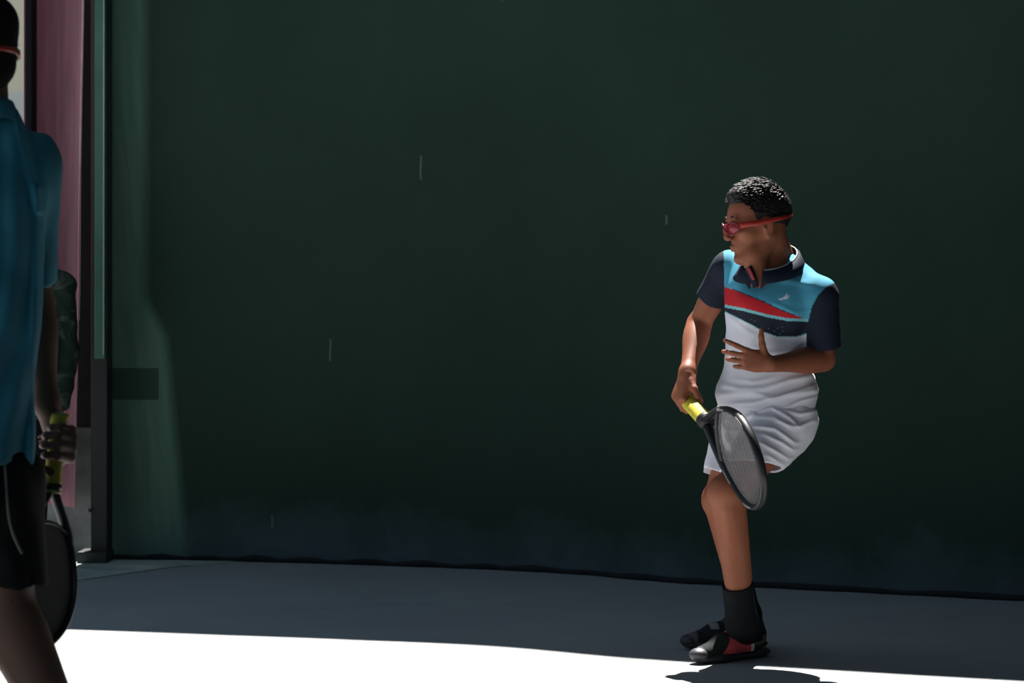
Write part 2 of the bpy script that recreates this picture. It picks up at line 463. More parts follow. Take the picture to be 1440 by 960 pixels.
new_obj('strip_highlight', mesh_from(cv, cf), simple('pale_green_highlight', (0.22, 0.36, 0.30, 1), 0.35), post)
new_obj('base_block', box((gq(106), YQ + 0.04, 0), (gq(148), YQ + 0.24, 0.058), 0.004), M_steel, post, smooth=False)
bv, bf = tube([(gq(119), YQ + 0.10, 0.245), (gq(119), YQ + 0.075, 0.245)], [0.013, 0.010], 8)
new_obj('bolt', mesh_from(bv, bf), simple('dull_bolt', (0.25, 0.3, 0.28, 1), 0.4, 0.5), post)

t = NT('maroon_fabric'); t.set(0.75, 0, 0.3, 0.2); v = t.coord((1, 1, 0.2)); n = t.noise(v, 14, 4)
t.color(t.ramp(n, [(0.3, (0.35, 0.15, 0.19, 1)), (0.7, (0.47, 0.21, 0.26, 1))])); t.bump(t.noise(t.coord(), 150), 0.2, 0.002); M_maroon = t.m
cur = empty('curtain', (gx(80), YP, 0), 'tall maroon fabric curtain hanging left of the dark steel post', 'curtain')
V = []; Fc = []; NX = 90; NZ = 70; z0, z1 = 0.26, 4.6
def cur_pt(u, w):
    z = z0 + (z1 - z0) * w
    xr = gx(121) + (gx(111) - gx(121)) * min(1, max(0, (2.6 - z) / 2.2)); xl = gx(37)
    x = xl + (xr - xl) * u
    a = u * math.pi * 0.5
    yy = YP - 0.06 + 0.26 * math.sin(math.pi * u ** 0.45)
    s_ = 0.25 * (z - 1)
    yy += 0.012 * math.sin(16 * u + 3.2 * z * (0.3 + u)) * u + 0.006 * math.sin(37 * u - 2.0 * z) * u
    if u > 0.96: yy -= 0.010 * (u - 0.96) / 0.04
    return (x, yy, z)
for k in range(NZ + 1):
    for i in range(NX + 1): V.append(cur_pt(i / NX, k / NZ))
for k in range(NZ):
    for i in range(NX):
        a = k * (NX + 1) + i; Fc.append((a, a + 1, a + NX + 2, a + NX + 1))
o = new_obj('drape', mesh_from(V, Fc), M_maroon, cur); md = o.modifiers.new('s', 'SOLIDIFY'); md.thickness = 0.004; md.offset = 1
new_obj('shade_upright', box((gx(37, YP - 0.2), YP - 0.22, 0), (gx(46, YP - 0.2), YP - 0.10, WALL_H + 0.3), 0.004), M_sock, cur, smooth=False)['label'] = 'dark upright added to shade the left edge of the curtain'  # dark upright added in front so the curtain's left side falls into shade
hv, hf = tube([cur_pt(0.985, k / NZ)[:1] + (cur_pt(0.985, k / NZ)[1] - 0.006, cur_pt(0.985, k / NZ)[2]) for k in range(14, NZ + 1)], 0.0055, 8)
new_obj('edge_highlight', mesh_from(hv, hf), simple('pink_highlight', (0.66, 0.40, 0.42, 1), 0.4), cur)  # pale tube stands in for the highlight down the curtain's right edge
cv, cf = tube([(gx(20), YP + 0.10, 4.62), (gx(119), YP + 0.10, 4.62)], 0.02, 10)
new_obj('rail', mesh_from(cv, cf), M_steel, cur)
pl = new_obj('wall_left', box((gx(-60), YP + 0.27, 0), (gx(118), YP + 0.50, 0.62), 0.006), simple('grey_plinth', (0.24, 0.25, 0.25, 1), 0.85, 0, 0.3, 0.3, 8), smooth=False)
prop(pl, kind='structure')
pl2 = new_obj('wall_end', box((gx(40), YP + 0.28, 0.62), (gx(118), YP + 0.48, WALL_H + 0.45)), simple('dark_pier', (0.03, 0.03, 0.03, 1), 0.9), smooth=False)
prop(pl2, kind='structure')

# ------------------------------------------------------------------ people: shared builders
UP = np.array([0, 0, 1.0])
def head_frame(fwd, roll=0.0):
    f = nrm(fwd); l = nrm(np.cross(UP, f)); u = np.cross(f, l)
    if roll:
        c, s_ = math.cos(roll), math.sin(roll); l, u = l * c + u * s_, u * c - l * s_
    return np.stack([f, l, u], 1)

def add_head(fl, O, R, s):
    T = lambda x, y, z: O + R @ (np.array([x, y, z]) * s)
    E = lambda c, r, k=0.012, mode='add', Rl=None: fl.ell(T(*c), np.array(r) * s, R if Rl is None else R @ Rl, k, mode)
    K = lambda a, b, r1, r2, k=0.012, mode='add': fl.cone(T(*a), T(*b), r1 * s, r2 * s, k, mode=mode)
    E((-.014, 0, .045), (.098, .076, .086), .01)
    E((.030, 0, .045), (.060, .060, .058), .03)
    E((.036, 0, -.020), (.052, .055, .066), .03)
    for y in (-1, 1):
        K((-.002, y * .056, -.040), (.010, y * .050, -.066), .016, .015, .025)
        K((.010, y * .050, -.066), (.062, y * .020, -.094), .015, .016, .025)
        E((.058, y * .043, -.014), (.024, .019, .017), .02)
    E((.072, 0, -.094), (.022, .024, .018), .022)
    E((.072, 0, -.050), (.022, .028, .026), .02)
    K((.084, -.034, .034), (.084, .034, .034), .011, .011, .015)
    for y in (-1, 1): E((.097, y * .031, .012), (.014, .017, .013), .012, 'cut')
    for y in (-1, 1): E((.079, y * .031, .012), (.0125, .0125, .0125), .004)
    K((.088, 0, .024), (.112, 0, -.020), .0075, .0095, .012)
    for y in (-1, 1): E((.104, y * .0105, -.026), (.010, .0085, .0075), .005)
    for y in (-1, 1):
        K((.098, 0, -.053), (.088, y * .020, -.056), .0058, .003, .004)
        K((.096, 0, -.064), (.087, y * .018, -.060), .0062, .003, .004)
    K((.101, -.018, -.0585), (.101, .018, -.0585), .0018, .0018, .002, 'cut')
    E((.094, 0, -.076), (.008, .014, .005), .008, 'cut')
    for y in (-1, 1):                                     # ears
        th = 0.22
        Rl = np.array([[math.cos(th), 0, -math.sin(th)], [0, 1, 0], [math.sin(th), 0, math.cos(th)]])
        yaw = -y * 0.35; Rz = np.array([[math.cos(yaw), -math.sin(yaw), 0], [math.sin(yaw), math.cos(yaw), 0], [0, 0, 1]])
        E((-.006, y * .078, -.002), (.019, .0085, .032), .006, 'add', Rz @ Rl)
        E((.002, y * .088, .003), (.010, .0060, .018), .003, 'cut', Rz @ Rl)
        E((-.001, y * .078, -.028), (.010, .0075, .011), .005)
        E((.009, y * .079, -.006), (.005, .006, .008), .004)
    return T

def add_hand(fl, wrist, x, y, z, curl, sc=1.0, spread=None, thumb=None, pitch=0.0):
    """x towards the fingers, y towards the thumb, z out of the back of the hand"""
    x, y, z = nrm(x), nrm(y), nrm(z)
    Q = lambda a, b, c: wrist + (x * a + y * b + z * c) * sc
    ys = [.031, .010, -.011, -.030]; kx = [.090, .094, .089, .079]
    for i in range(4):
        fl.cone(Q(.006, ys[i] * .45, 0), Q(kx[i], ys[i], 0), .0155 * sc, .0115 * sc, .012)
    fl.ell(Q(.045, 0, -.004), np.array([.046, .040, .015]) * sc, np.stack([x, y, z], 1), .012)
    fl.ell(Q(.030, .024, -.012), np.array([.030, .016, .015]) * sc, np.stack([x, y, z], 1), .012)
    L = [(.042, .027, .021), (.046, .031, .022), (.043, .029, .021), (.034, .022, .019)]
    for i in range(4):
        p = Q(kx[i], ys[i], 0.0); a = 0.0; r = [.0098, .0090, .0082, .0072]
        sp = (spread or [0.10, 0.02, -0.05, -0.13])[i]
        if i == 3: r = [q * .88 for q in r]
        for j in range(3):
            a += curl[i][j]
            d = (x * math.cos(sp) + y * math.sin(sp)) * math.cos(a) - z * math.sin(a)
            q = p + d * L[i][j] * sc
            fl.cone(p, q, r[j] * sc * 1.1, r[j + 1] * sc * 1.1, .0035); p = q
    th = thumb or [(.022, .030, -.010), (.050, .058, -.018), (.078, .066, -.022), (.102, .064, -.024)]
    rr = [.0150, .0120, .0105, .0085]
    for j in range(3): fl.cone(Q(*th[j]), Q(*th[j + 1]), rr[j] * sc, rr[j + 1] * sc, .006)

def add_body(fl, J, f, lat, w):
    """J joints; f the way the chest faces; lat towards the person's left; w widths"""
    sq = (f, 0.70)
    fl.cone(J['chest'], J['belly'], w['chest'], w['belly'], .03, sq)
    fl.cone(J['belly'], J['pelvis'], w['belly'], w['hip'], .03, sq)
    fl.cone(J['neck'] - UP * 0.03, J['nape'], w['neck'] * 1.08, w['neck'], .03)
    for s_ in 'RL':
        fl.cone(J['neck'] - UP * 0.04, J['sh' + s_], .045, .047, .04)
        fl.cone(J['sh' + s_], J['el' + s_], .047, .036, .02, bulge=(0.45, .004, .3))
        fl.cone(J['el' + s_], J['wr' + s_], .037, .0255, .016, bulge=(0.28, .010, .30))
        fl.cone(J['hip' + s_], J['kn' + s_], w['thigh'], w['knee'], .03)
        fl.ell(J['kn' + s_], (w['knee'] * 1.06,) * 3, None, .02)
        cf = J.get('calf', f); sh = J['an' + s_] - J['kn' + s_]
        fl.cone(J['kn' + s_], J['an' + s_], w['knee'] * 0.93, .034, .02)
        m = J['kn' + s_] + sh * 0.30 - nrm(cf) * 0.016
        fl.cone(J['kn' + s_] + sh * 0.14 - nrm(cf) * 0.008, m + sh * 0.34, w['calf'], .034, .03)
        ft = J['toe' + s_]
        fl.cone(J['an' + s_], J['heel' + s_], .034, .028, .02)
        fl.cone(J['heel' + s_], ft, .028, .024, .02)

def bounds(pts, pad):
    a = np.array(pts); return a.min(0) - pad, a.max(0) + pad

def tufts(O, R, s, n, rule, length, seed, lean=(-.3, 0, .25), lift=0.0, jit=.22):
    """short tapered locks lying along the scalp"""
    r = np.random.default_rng(seed); parts = []; k = 0
    while k < n:
        d = r.normal(size=3); d /= np.linalg.norm(d)
        p = np.array([-.014, 0, .050]) + d * np.array([.101, .079, .091])
        if not rule(p): continue
        k += 1
        nn = nrm(d / np.array([.101, .079, .091]))
        top = max(0.0, (p[2] - .07) / .07)
        g = nn * (0.35 + 0.5 * top) + np.array(lean) + r.normal(size=3) * jit
        g = nrm(g); L = length * (0.55 + 0.7 * r.random()) * (0.5 + 0.9 * min(1, top + .2))
        p = p + nn * 0.002 + np.array([0, 0, lift * min(1, max(0, (p[0] + .04) / .05)) * top])
        q1 = p + g * L * .5; q2 = p + nrm(g + np.array(lean) * .5) * L
        pts = [O + R @ (a * s) for a in (p - nn * .004, q1, q2)]
        parts.append(tube(pts, [.0030, .0022, .0004], 4))
    return join(parts)

def add_hair_field(fl, O, R, s, quiff=True):
    T = lambda x, y, z: O + R @ (np.array([x, y, z]) * s)
    fl.ell(T(-.016, 0, .050), np.array([.104, .0815, .092]) * s, R, 0.004)
    if quiff: fl.ell(T(.024, .0, .107), np.array([.066, .056, .034]) * s, R, 0.02)
    o = O
    def cutf(X, Y, Z):
        x = ((X - o[0]) * R[0, 0] + (Y - o[1]) * R[1, 0] + (Z - o[2]) * R[2, 0]) / s
        z = ((X - o[0]) * R[0, 2] + (Y - o[1]) * R[1, 2] + (Z - o[2]) * R[2, 2]) / s
        y = ((X - o[0]) * R[0, 1] + (Y - o[1]) * R[1, 1] + (Z - o[2]) * R[2, 1]) / s
        zl = np.interp(x, [-.12, -.05, -.026, -.018, .012, .022, .035, .060, .075], [-.055, -.062, -.035, .030, .030, .000, .035, .068, .082])
        return (zl - z) * s, x, y, z
    sl, X, Y, Z = fl.sub(fl.lo, fl.lo + fl.n * fl.h)
    d, x, y, z = cutf(X, Y, Z)
    fl.a[sl] = np.maximum(fl.a[sl], d.astype(np.float32))
    amp = np.clip((z - .05) / .06, 0.15, 1) * .0022
    fl.a[sl] += (amp * (np.sin(y * 330 + 6 * np.sin(x * 50)) * np.sin(x * 190 + y * 60 + z * 120))).astype(np.float32)

def build_goggles(parent, O, R, s, mats, label_lens=None):
    """wrap-round sports goggles with a broad arm and a strap behind the head"""
    T = lambda p: O + R @ (np.array(p) * s)
    # side arms and strap
    half = [(.088, .066, .012), (.060, .080, .013), (.020, .0865, .014), (-.020, .0865, .017), (-.060, .0775, .020), (-.092, .052, .022), (-.113, .018, .022)]
    pts = spline([np.array(p) for p in half] + [np.array((p[0], -p[1], p[2])) for p in half[::-1]], 6)
    V = []; Fc = []; n = len(pts)
    for i, p in enumerate(pts):
        w = np.interp(abs(i / (n - 1) - 0.5) * 2, [0, .35, .7, 1.0], [.0050, .0065, .0085, .0105]); nn = nrm([p[0] + .01, p[1], 0])
        for (a, b) in ((-1, -1), (-1, 1), (1, 1), (1, -1)):
            V.append(T(p + nn * .0024 * a + np.array([0, 0, w * b])))
    for i in range(n - 1):
        for k in range(4): Fc.append((i * 4 + k, i * 4 + (k + 1) % 4, i * 4 + 4 + (k + 1) % 4, i * 4 + 4 + k))
    Fc += [(3, 2, 1, 0), tuple((n - 1) * 4 + k for k in range(4))]
    g = new_obj('goggles', mesh_from(V, Fc), mats[0], parent)
    fr = [] ; 
    for sy in (-1, 1):
        ring = []
        for k in range(20):
            a = 2 * math.pi * k / 20; yy = .037 + .030 * math.cos(a); zz = .006 + .019 * math.sin(a) * (1.0 if math.sin(a) > 0 else 1.1)
            xx = .112 - .34 * (yy - .004) ** 2 / .07 - .10 * max(0, yy - .03)
            ring.append(T((xx, sy * yy, zz)))
        fr.append(tube(ring, .0027 * s, 6, True))
        c = sum(ring) / 20; V = ring + [c + (R @ np.array([.003, 0, 0]))]
        Fc = [(i, (i + 1) % 20, 20) for i in range(20)]
        o = new_obj('lens', mesh_from(V, Fc), mats[1], g)
        md = o.modifiers.new('s', 'SOLIDIFY'); md.thickness = .002
    fr.append(tube([T((.111, -.010, .012)), T((.114, 0, .014)), T((.111, .010, .012))], .0036 * s, 6))
    v_, f_ = join(fr); new_obj('rim', mesh_from(v_, f_), M_rim, g)
    return g

t = NT('smoked_red_lens'); t.set(0.08, 0, 0.6); t.color((0.35, 0.02, 0.03, 1)); t.b.inputs['Alpha'].default_value = 0.72; M_lens = t.m
M_rim = simple('maroon_rim', (0.16, 0.012, 0.018, 1), 0.3)

# ------------------------------------------------------------------ racket
def face_normal(ax, deg, sign):
    """normal of a racket face turned deg away from square-on about its own axis"""
    e = nrm(np.cross(ax, [0, 1.0, 0])); g = np.cross(ax, e); a = math.radians(deg) * sign
    b = e * math.cos(a) + g * math.sin(a); return np.cross(ax, b)

def build_racket(butt, ax, nrmv, label, grip_mat, frame_mat, string_mat, accent, pitch=.0085, srad=.0008, L=1.0, tag=None):
    a = nrm(ax); n_ = nrm(np.array(nrmv) - a * np.dot(nrmv, a)); b = np.cross(n_, a)
    T = lambda x, y, z=0.0: np.array(butt) + (a * x + b * y + n_ * z) * L
    r = empty('racket', butt, label, 'racket')
    gp = [(.0, 1.18), (.006, 1.22), (.014, 1.05), (.03, .92), (.165, .98), (.172, .98)]
    V, Fc = tube([T(x, 0) for x, q in gp], [.0195 * L * q for x, q in gp], 14, flat=(n_, 1.12))
    new_obj('grip', mesh_from(V, Fc), grip_mat, r)
    V, Fc = tube([T(-.003, 0), T(.0, 0), T(.004, 0)], [.016 * L, .0225 * L, .0235 * L], 14, flat=(n_, 1.12)); new_obj('butt_cap', mesh_from(V, Fc), M_silver, r)
    V, Fc = tube([T(.170, 0), T(.178, 0), T(.186, 0)], [.0215 * L, .022 * L, .0205 * L], 14, flat=(n_, 1.12)); new_obj('collar_band', mesh_from(V, Fc), M_black, r)
    V, Fc = tube([T(.186, 0), T(.192, 0)], [.0215 * L, .0210 * L], 14, flat=(n_, 1.12)); new_obj('accent_band', mesh_from(V, Fc), M_black if tag else accent, r)
    half = [(.186, .0085), (.215, .028), (.245, .050), (.285, .076), (.335, .100), (.395, .117), (.450, .117), (.500, .098), (.538, .062), (.556, .025)]
    loop = [np.array([x, y, 0]) for x, y in half] + [np.array([.560, 0, 0])] + [np.array([x, -y, 0]) for x, y in half[::-1]]
    sp = spline(loop, 5)
    V, Fc = tube([T(*p) for p in sp], [.0072 * L * (1.25 if p[0] < .30 else 1.0) for p in sp], 10, flat=(n_, 1.55))
    fr = new_obj('frame', mesh_from(V, Fc), frame_mat, r)
    br = spline([np.array([.284, -.074, 0]), np.array([.268, -.035, 0]), np.array([.263, 0, 0]), np.array([.268, .035, 0]), np.array([.284, .074, 0])], 5)
    V, Fc = tube([T(*p) for p in br], .0062 * L, 8, flat=(n_, 1.5)); new_obj('throat_bridge', mesh_from(V, Fc), frame_mat, r)
    # strings
    xs = [p[0] for p in sp[:len(sp) // 2 + 1]]; ys = [abs(p[1]) for p in sp[:len(sp) // 2 + 1]]
    wid = lambda x: float(np.interp(x, xs, ys)); parts = []
    x = .272
    while x < .553:
        w = wid(x) - .004
        if x < .285: w = min(w, .045)
        if w > .01: parts.append(tube([T(x, -w, .0006), T(x, w, .0006)], srad * L, 4, caps=False))
        x += pitch
    k = -int(.115 / pitch)
    while k * pitch < .115:
        y = k * pitch; k += 1
        xx = np.linspace(.262, .558, 149); ok = [q for q in xx if wid(q) - .003 > abs(y) and q > .264 + abs(y) * .22]
        if len(ok) > 4: parts.append(tube([T(ok[0], y, -.0006), T(ok[-1], y, -.0006)], srad * L, 4, caps=False))
    v_, f_ = join(parts); new_obj('strings', mesh_from(v_, f_), string_mat, r)
    # pale flashes on the frame
    if tag:
        for sy in (-1, 1):
            for x0, x1 in ((.30, .345), (.43, .475)):
                v_, f_ = tube([T(x, sy * (wid(x)), .0098) for x in np.linspace(x0, x1, 6)], .0036 * L, 6, flat=(n_, .5))
                new_obj('frame_flash', mesh_from(v_, f_), simple('grey_flash', (.22, .22, .21, 1)) if tag is None else M_flash, r)
    return r

# ------------------------------------------------------------------ the player
def player():
    D = 7.65
    p = lambda px, py, dy: P(px, py, D + dy)
    lat = nrm([.866, -.5, 0]); f = nrm([-.5, -.866, 0])
    HO = p(1066, 319, .12); HR = head_frame((-.94, -.26, -.13)); HS = 1.0
    J = dict(chest=p(1084, 430, .17), belly=p(1081, 500, .18), pelvis=p(1080, 575, .20),
             neck=p(1089, 385, .17), nape=p(1081, 340, .13),
             shR=p(1024, 378, .27), elR=p(983, 456, .40), wrR=p(967, 523, .21),
             shL=p(1152, 416, .07), elL=p(1157, 504, .13), wrL=p(1084, 512, -.045),
             hipR=p(1047, 592, .28), knR=p(1013, 703, .17), anR=p(1048, 864, .35),
             hipL=p(1108, 592, .14), knL=p(1021, 694, -.03), anL=p(1043, 874, .13),
             calf=np.array([-.8, -.5, 0]))
    sd = ground(976, 934); hl = ground(1076, 921)            # front (left) shoe: toe and heel on the court
    fdir = nrm(sd - hl); J['heelL'] = hl + fdir * .05 + UP * .045; J['toeL'] = sd - fdir * .06 + UP * .035
    sd2 = ground(962, 913); hl2 = ground(1074, 910)
    fdir2 = nrm(sd2 - hl2); J['heelR'] = hl2 + fdir2 * .05 + UP * .05; J['toeR'] = sd2 - fdir2 * .06 + UP * .04
    root = empty('person', (J['pelvis'][0], J['pelvis'][1], 0), 'racket player in white shorts, striped blue white polo and red goggles, swinging low', 'person')

    # racket first: the grip sets the right hand
    butt = p(957, 546, .215); tip = p(1074, 677, -.38); ax = nrm(tip - butt)
    lo, hi = bounds(list(v_ for k_, v_ in J.items() if k_ != 'calf') + [HO], 0.19); lo[2] = 0.0
    fl = Field(lo, hi, 0.0032)
    w = dict(chest=.135, belly=.118, hip=.130, neck=.049, thigh=.070, knee=.054, calf=.0475)
    add_body(fl, J, f, lat, w)
    add_head(fl, HO, HR, HS)
    fl.cone(p(1100, 372, .17), HO + HR @ np.array([-.03, .02, -.02]), .046, .048, .02)         # neck to skull
    fl.cone(p(1064, 392, .10), HO + HR @ np.array([-.02, .056, -.035]), .008, .011, .02)       # neck tendon
    fl.cone(p(1062, 362, .07), p(1068, 396, .075), .030, .034, .03)
    fl.ell(J['knL'] + np.array([-.004, -.022, .0]), (.036, .034, .042), None, .02)
    fl.cone(J['knL'] + np.array([.0, -.035, -.05]), J['anL'] + np.array([0, -.012, .10]), .016, .012, .03)
    # right hand round the grip
    fa = nrm(J['wrR'] - J['elR']); wr = J['wrR'] + fa * .012
    for _ in range(3):
        zh = np.array([-.6, -.75, .24]); zh = nrm(zh - ax * float(zh @ ax)); xh = nrm(np.cross(ax, zh) + ax * .5)
        yh = nrm(ax - xh * float(ax @ xh))
        gc = wr + xh * .078 - zh * .030; butt = gc - ax * .050; ax = nrm(tip - butt)
    fl.cone(J['wrR'], wr + xh * .012, .0255, .024, .02)
    cu = [(1.05, 1.35, .85)] * 4
    add_hand(fl, wr, xh, yh, zh, cu, .97, spread=[0.06, 0.02, -0.02, -0.06],
             thumb=[(.026, .028, -.006), (.050, .052, -.014), (.072, .064, -.032), (.078, .058, -.052)])
    # left hand spread in front of the belly
    xl = nrm([-.94, -.10, .20]); yl = nrm(np.array([.20, .0, .98])); zl = np.cross(yl, xl)
    cl = [(-.05, .30, .15), (.45, .45, .25), (.60, .50, .30), (.70, .55, .30)]
    add_hand(fl, J['wrL'] + xl * .006, xl, yl, zl, cl, .86, spread=[.22, .0, -.06, -.14],
             thumb=[(.022, .030, -.002), (.040, .064, .004), (.050, .092, .006), (.054, .116, .004)])
    V, Q = fl.mesh(2)
    new_obj('body', mesh_np(V, Q), M_skin, root)

    # hair
    fh = Field(HO - .2, HO + .2, .003); add_hair_field(fh, HO, HR, HS); V, Q = fh.mesh(1)
    rule = lambda q: q[2] > np.interp(q[0], [-.12, -.03, .03, .06], [-.03, .03, .05, .085])
    tv, tf = tufts(HO, HR, HS, 2600, rule, .020, 5, lean=(.80, .05, -.10), lift=.0, jit=.15)
    # front lock standing over the forehead
    me = mesh_np(V, Q); hair = new_obj('hair', me, simple('dark_brown_hair', (.020, .013, .013, 1), .55, 0, .35, .3, 60), root)
    new_obj('hair_tips', mesh_from(tv, tf), M_hair, hair)
    build_goggles(root, HO, HR, HS, (M_red, M_lens))
    ev = []
    for y in (-1, 1):
        v_, f_ = (tube([HO + HR @ (np.array(q) * HS) for q in [(.094, y * .012, .036), (.096, y * .028, .042), (.086, y * .046, .038)]], [.002, .0035, .0015], 6)); new_obj('eyebrow', mesh_from(v_, f_), M_hair, root)

    # shirt
    lo, hi = bounds([J['shR'], J['shL'], J['pelvis'], J['neck'], J['elL'], J['elR']], .16)
    fs = Field(lo, hi, .003); sq = (f, .74)
    Cn = p(1088, 392, .17)
    fs.cone(p(1085, 420, .17), p(1080, 490, .18), .160, .137, .03, sq)
    fs.cone(p(1080, 490, .18), p(1079, 552, .19), .137, .160, .03, sq)
    fs.cone(p(1079, 552, .19), p(1077, 590, .19), .160, .158, .02, sq)
    fs.cone(Cn - UP * .008, J['shR'] + np.array([.01, 0, .002]), .052, .054, .045)
    fs.cone(Cn - UP * .006, J['shL'] + np.array([-.01, 0, .002]), .056, .059, .05)
    fs.cone(p(1060, 424, .085), p(1108, 434, .07), .05, .055, .05)
    se = J['shR'] + (J['elR'] - J['shR']) * .56; dR = nrm(J['elR'] - J['shR'])
    fs.cone(J['shR'], se + dR * .05, .056, .056, .025, cuts=[(se, dR * .8 + np.array([-.1, 0, -.25]))])
    fs.cone(J['shR'] + dR * .08, se + dR * .05, .046, .050, 0.0, mode='cut', cuts=[(se - dR * .03, -dR)])
    seL = J['shL'] + (J['elL'] - J['shL']) * .80; dL = nrm(J['elL'] - J['shL'])
    fs.cone(J['shL'], seL + dL * .05, .062, .061, .022, cuts=[(seL, dL)])
    fs.cone(seL - dL * .03, seL + dL * .06, .054, .056, 0.0, mode='cut', cuts=[(seL - dL * .03, -dL)])
    # neck opening and hem
    fs.cone(p(1079, 335, .12), p(1080, 388, .125), .070, .068, .01, mode='cut')
    fs.cone(p(1063, 404, -.02), p(1070, 378, .08), .012, .040, .01, mode='cut')
    hemn = np.array([-.10, 0, -1.0]); hp = p(1078, 579, .0)
    fs.plane(hp, hemn)
    fs.cone(p(1080, 566, .19), p(1078, 600, .19), .150, .150, .0, sq, mode='cut', cuts=[(p(1080, 568, .19), (0, 0, 1))])
    def wr_fn(X, Y, Z):
        px = CX + F * X / Y; py = CY - F * (Z - CAMH) / Y
        a = np.zeros(np.broadcast(X, Y, Z).shape)
        def fold(pts, wd, amp):
            nonlocal a
            xs_ = [q[0] for q in pts]; ys_ = [q[1] for q in pts]
            yy = np.interp(px, xs_, ys_); ends = 1 / (1 + np.exp(-(px - xs_[0]) / 5)) / (1 + np.exp((px - xs_[-1]) / 5))
            a = a - 1.35 * amp * np.exp(-((py - yy) / wd) ** 2) * ends
        fold([(1012, 555), (1035, 552), (1060, 552), (1090, 560)], 4.5, .006)
        fold([(1015, 541), (1040, 546), (1075, 546), (1110, 534), (1145, 528)], 4, .006)
        fold([(1030, 568), (1060, 566), (1100, 556), (1145, 549)], 3.6, .007)
        fold([(1040, 534), (1060, 537), (1085, 531)], 3.5, .004)
        fold([(1085, 562), (1110, 552), (1148, 541)], 2.8, .005)
        fold([(1100, 575), (1125, 564), (1148, 558)], 2.8, .005)
        fold([(1060, 489), (1080, 497), (1110, 492), (1130, 480)], 3.5, .004)
        fold([(1020, 440), (1045, 462), (1060, 470)], 4.5, .003)
        fold([(1070, 372), (1100, 392), (1140, 400)], 5, .003)
        fold([(1085, 425), (1120, 440), (1140, 436)], 4, .003)
        a = a + .0016 * np.sin(px * .16 + py * .10) * np.sin(py * .13 + Y * 30) 
        # soft ballooning above the hem on the sides
        a = a - .012 * np.exp(-((py - 552) / 13) ** 2) * np.exp(-((px - 1010) / 12) ** 2) - .007 * np.exp(-((py - 548) / 6) ** 2) * np.exp(-((px - 1148) / 9) ** 2)
        return a
    fs.warp(wr_fn)
    cx = np.interp
    NAVY = np.array([.008, .013, .03]); BLUE = np.array([.075, .36, .52]); RED = np.array([.52, .012, .022]); WHITE = np.array([.78, .78, .86]); LB = np.array([.20, .55, .62])
    def paint(V):
        px = CX + F * V[:, 0] / V[:, 1]; py = CY - F * (V[:, 2] - CAMH) / V[:, 1]
        col = np.tile(BLUE, (len(V), 1))
        nv_lo = np.interp(px, [1015, 1022, 1040, 1060, 1075, 1095, 1120, 1145], [436, 440, 449, 459, 468, 474.5, 474, 467])
        rd_hi = np.interp(px, [1012, 1018, 1030, 1045, 1070, 1095, 1112, 1128], [401, 403, 407, 413, 423, 435, 442, 446])
        rd_lo = np.interp(px, [1012, 1018, 1045, 1075, 1105, 1128], [427, 428, 433, 441, 447, 448])
        lb_lo = rd_lo + 4.0
        col[py > lb_lo] = NAVY
        m = (py > rd_lo) & (py <= lb_lo); col[m] = LB
        m = (py > rd_hi) & (py <= rd_lo) & (px < 1128); col[m] = RED
        m = (py > rd_hi - 1.6) & (py <= rd_hi) & (px < 1118) & (px > 1030); col[m] = NAVY * 2
        m = (py > nv_lo - 1.3); col[m] = LB
        m = (py > nv_lo); col[m] = WHITE
        # sleeves
        u = (px - 1018) ; m = (px < 1018.5 + (py - 400) * .02) & (py < 440) & (py > 340); col[m] = NAVY
        dist = (V - J['shR']) @ dR; perp = np.linalg.norm((V - J['shR']) - dist[:, None] * dR, axis=1)
        ax_ = np.interp(py, [380, 398, 405, 415, 430, 450, 470, 600], [1300, 1172, 1160, 1150, 1142, 1137, 1134, 1134])
        ml = (px > ax_) & ((py < 488) | ((px > 1143) & (py < 503))); col[ml] = NAVY
        sl_ = np.sin(px * 3.1) * np.sin(py * 2.7 + px)                       # specks on the navy stripe
        m = (py > lb_lo + 8) & (py < nv_lo - 5) & (px > 1055) & (px < 1105) & (sl_ > .93); col[m] = LB * .6
        # double crescent mark on the chest
        for (ccx, ccy, rr) in ((1098, 412, 9.5), (1103, 411, 9.5)):
            d1 = np.hypot(px - ccx, py - ccy); d2 = np.hypot(px - ccx + 1.8, py - ccy + 1.5)
            m = (d1 < rr) & (d2 > rr) & (py > 412) & (px < 1110) & (px > 1094); col[m] = np.array([.8, .85, .9])
        return col
    shirt = field_obj('polo_shirt', fs, M_shirt, root, 1, paint)

    # collar: a standing band that folds over
    C0 = p(1083, 373, .125); V = []; Fc = []; n = 40
    for i in range(n + 1):
        a = math.radians(-171 + 342 * i / n)                 # 0 = straight behind the neck
        back = -f; dr = back * math.cos(a) + lat * math.sin(a); fr = (1 - math.cos(a)) / 2
        tilt = (np.cos(a) * .5 + .5)
        top = C0 + dr * (.082 + .006 * tilt) + UP * (.068 * tilt ** 1.3 - .020 * fr)
        bot = C0 + dr * (.092 + .004 * tilt) + UP * (.010 * tilt - .050 * fr)
        mid = C0 + dr * (.094 + .005 * tilt) + UP * (.066 * tilt ** 1.3 - .022 * fr)
        low = C0 + dr * (.117 + .004 * fr) + UP * (.012 * tilt - .062 * fr - (.016 if i in (0, n) else 0))
        V += [bot, top, mid, low]
    for i in range(n):
        for k in range(3): Fc.append((i * 4 + k, i * 4 + 4 + k, i * 4 + 5 + k, i * 4 + 1 + k))
    o = new_obj('collar', mesh_from(V, Fc), M_navy, root); md = o.modifiers.new('s', 'SOLIDIFY'); md.thickness = .003
    cvs = [V[i * 4 + 1] + UP * .002 for i in range(n + 1)]
    v_, f_ = tube(cvs, .0018, 6); new_obj('collar_piping', mesh_from(v_, f_), simple('white_piping', (.6, .66, .62, 1)), root)
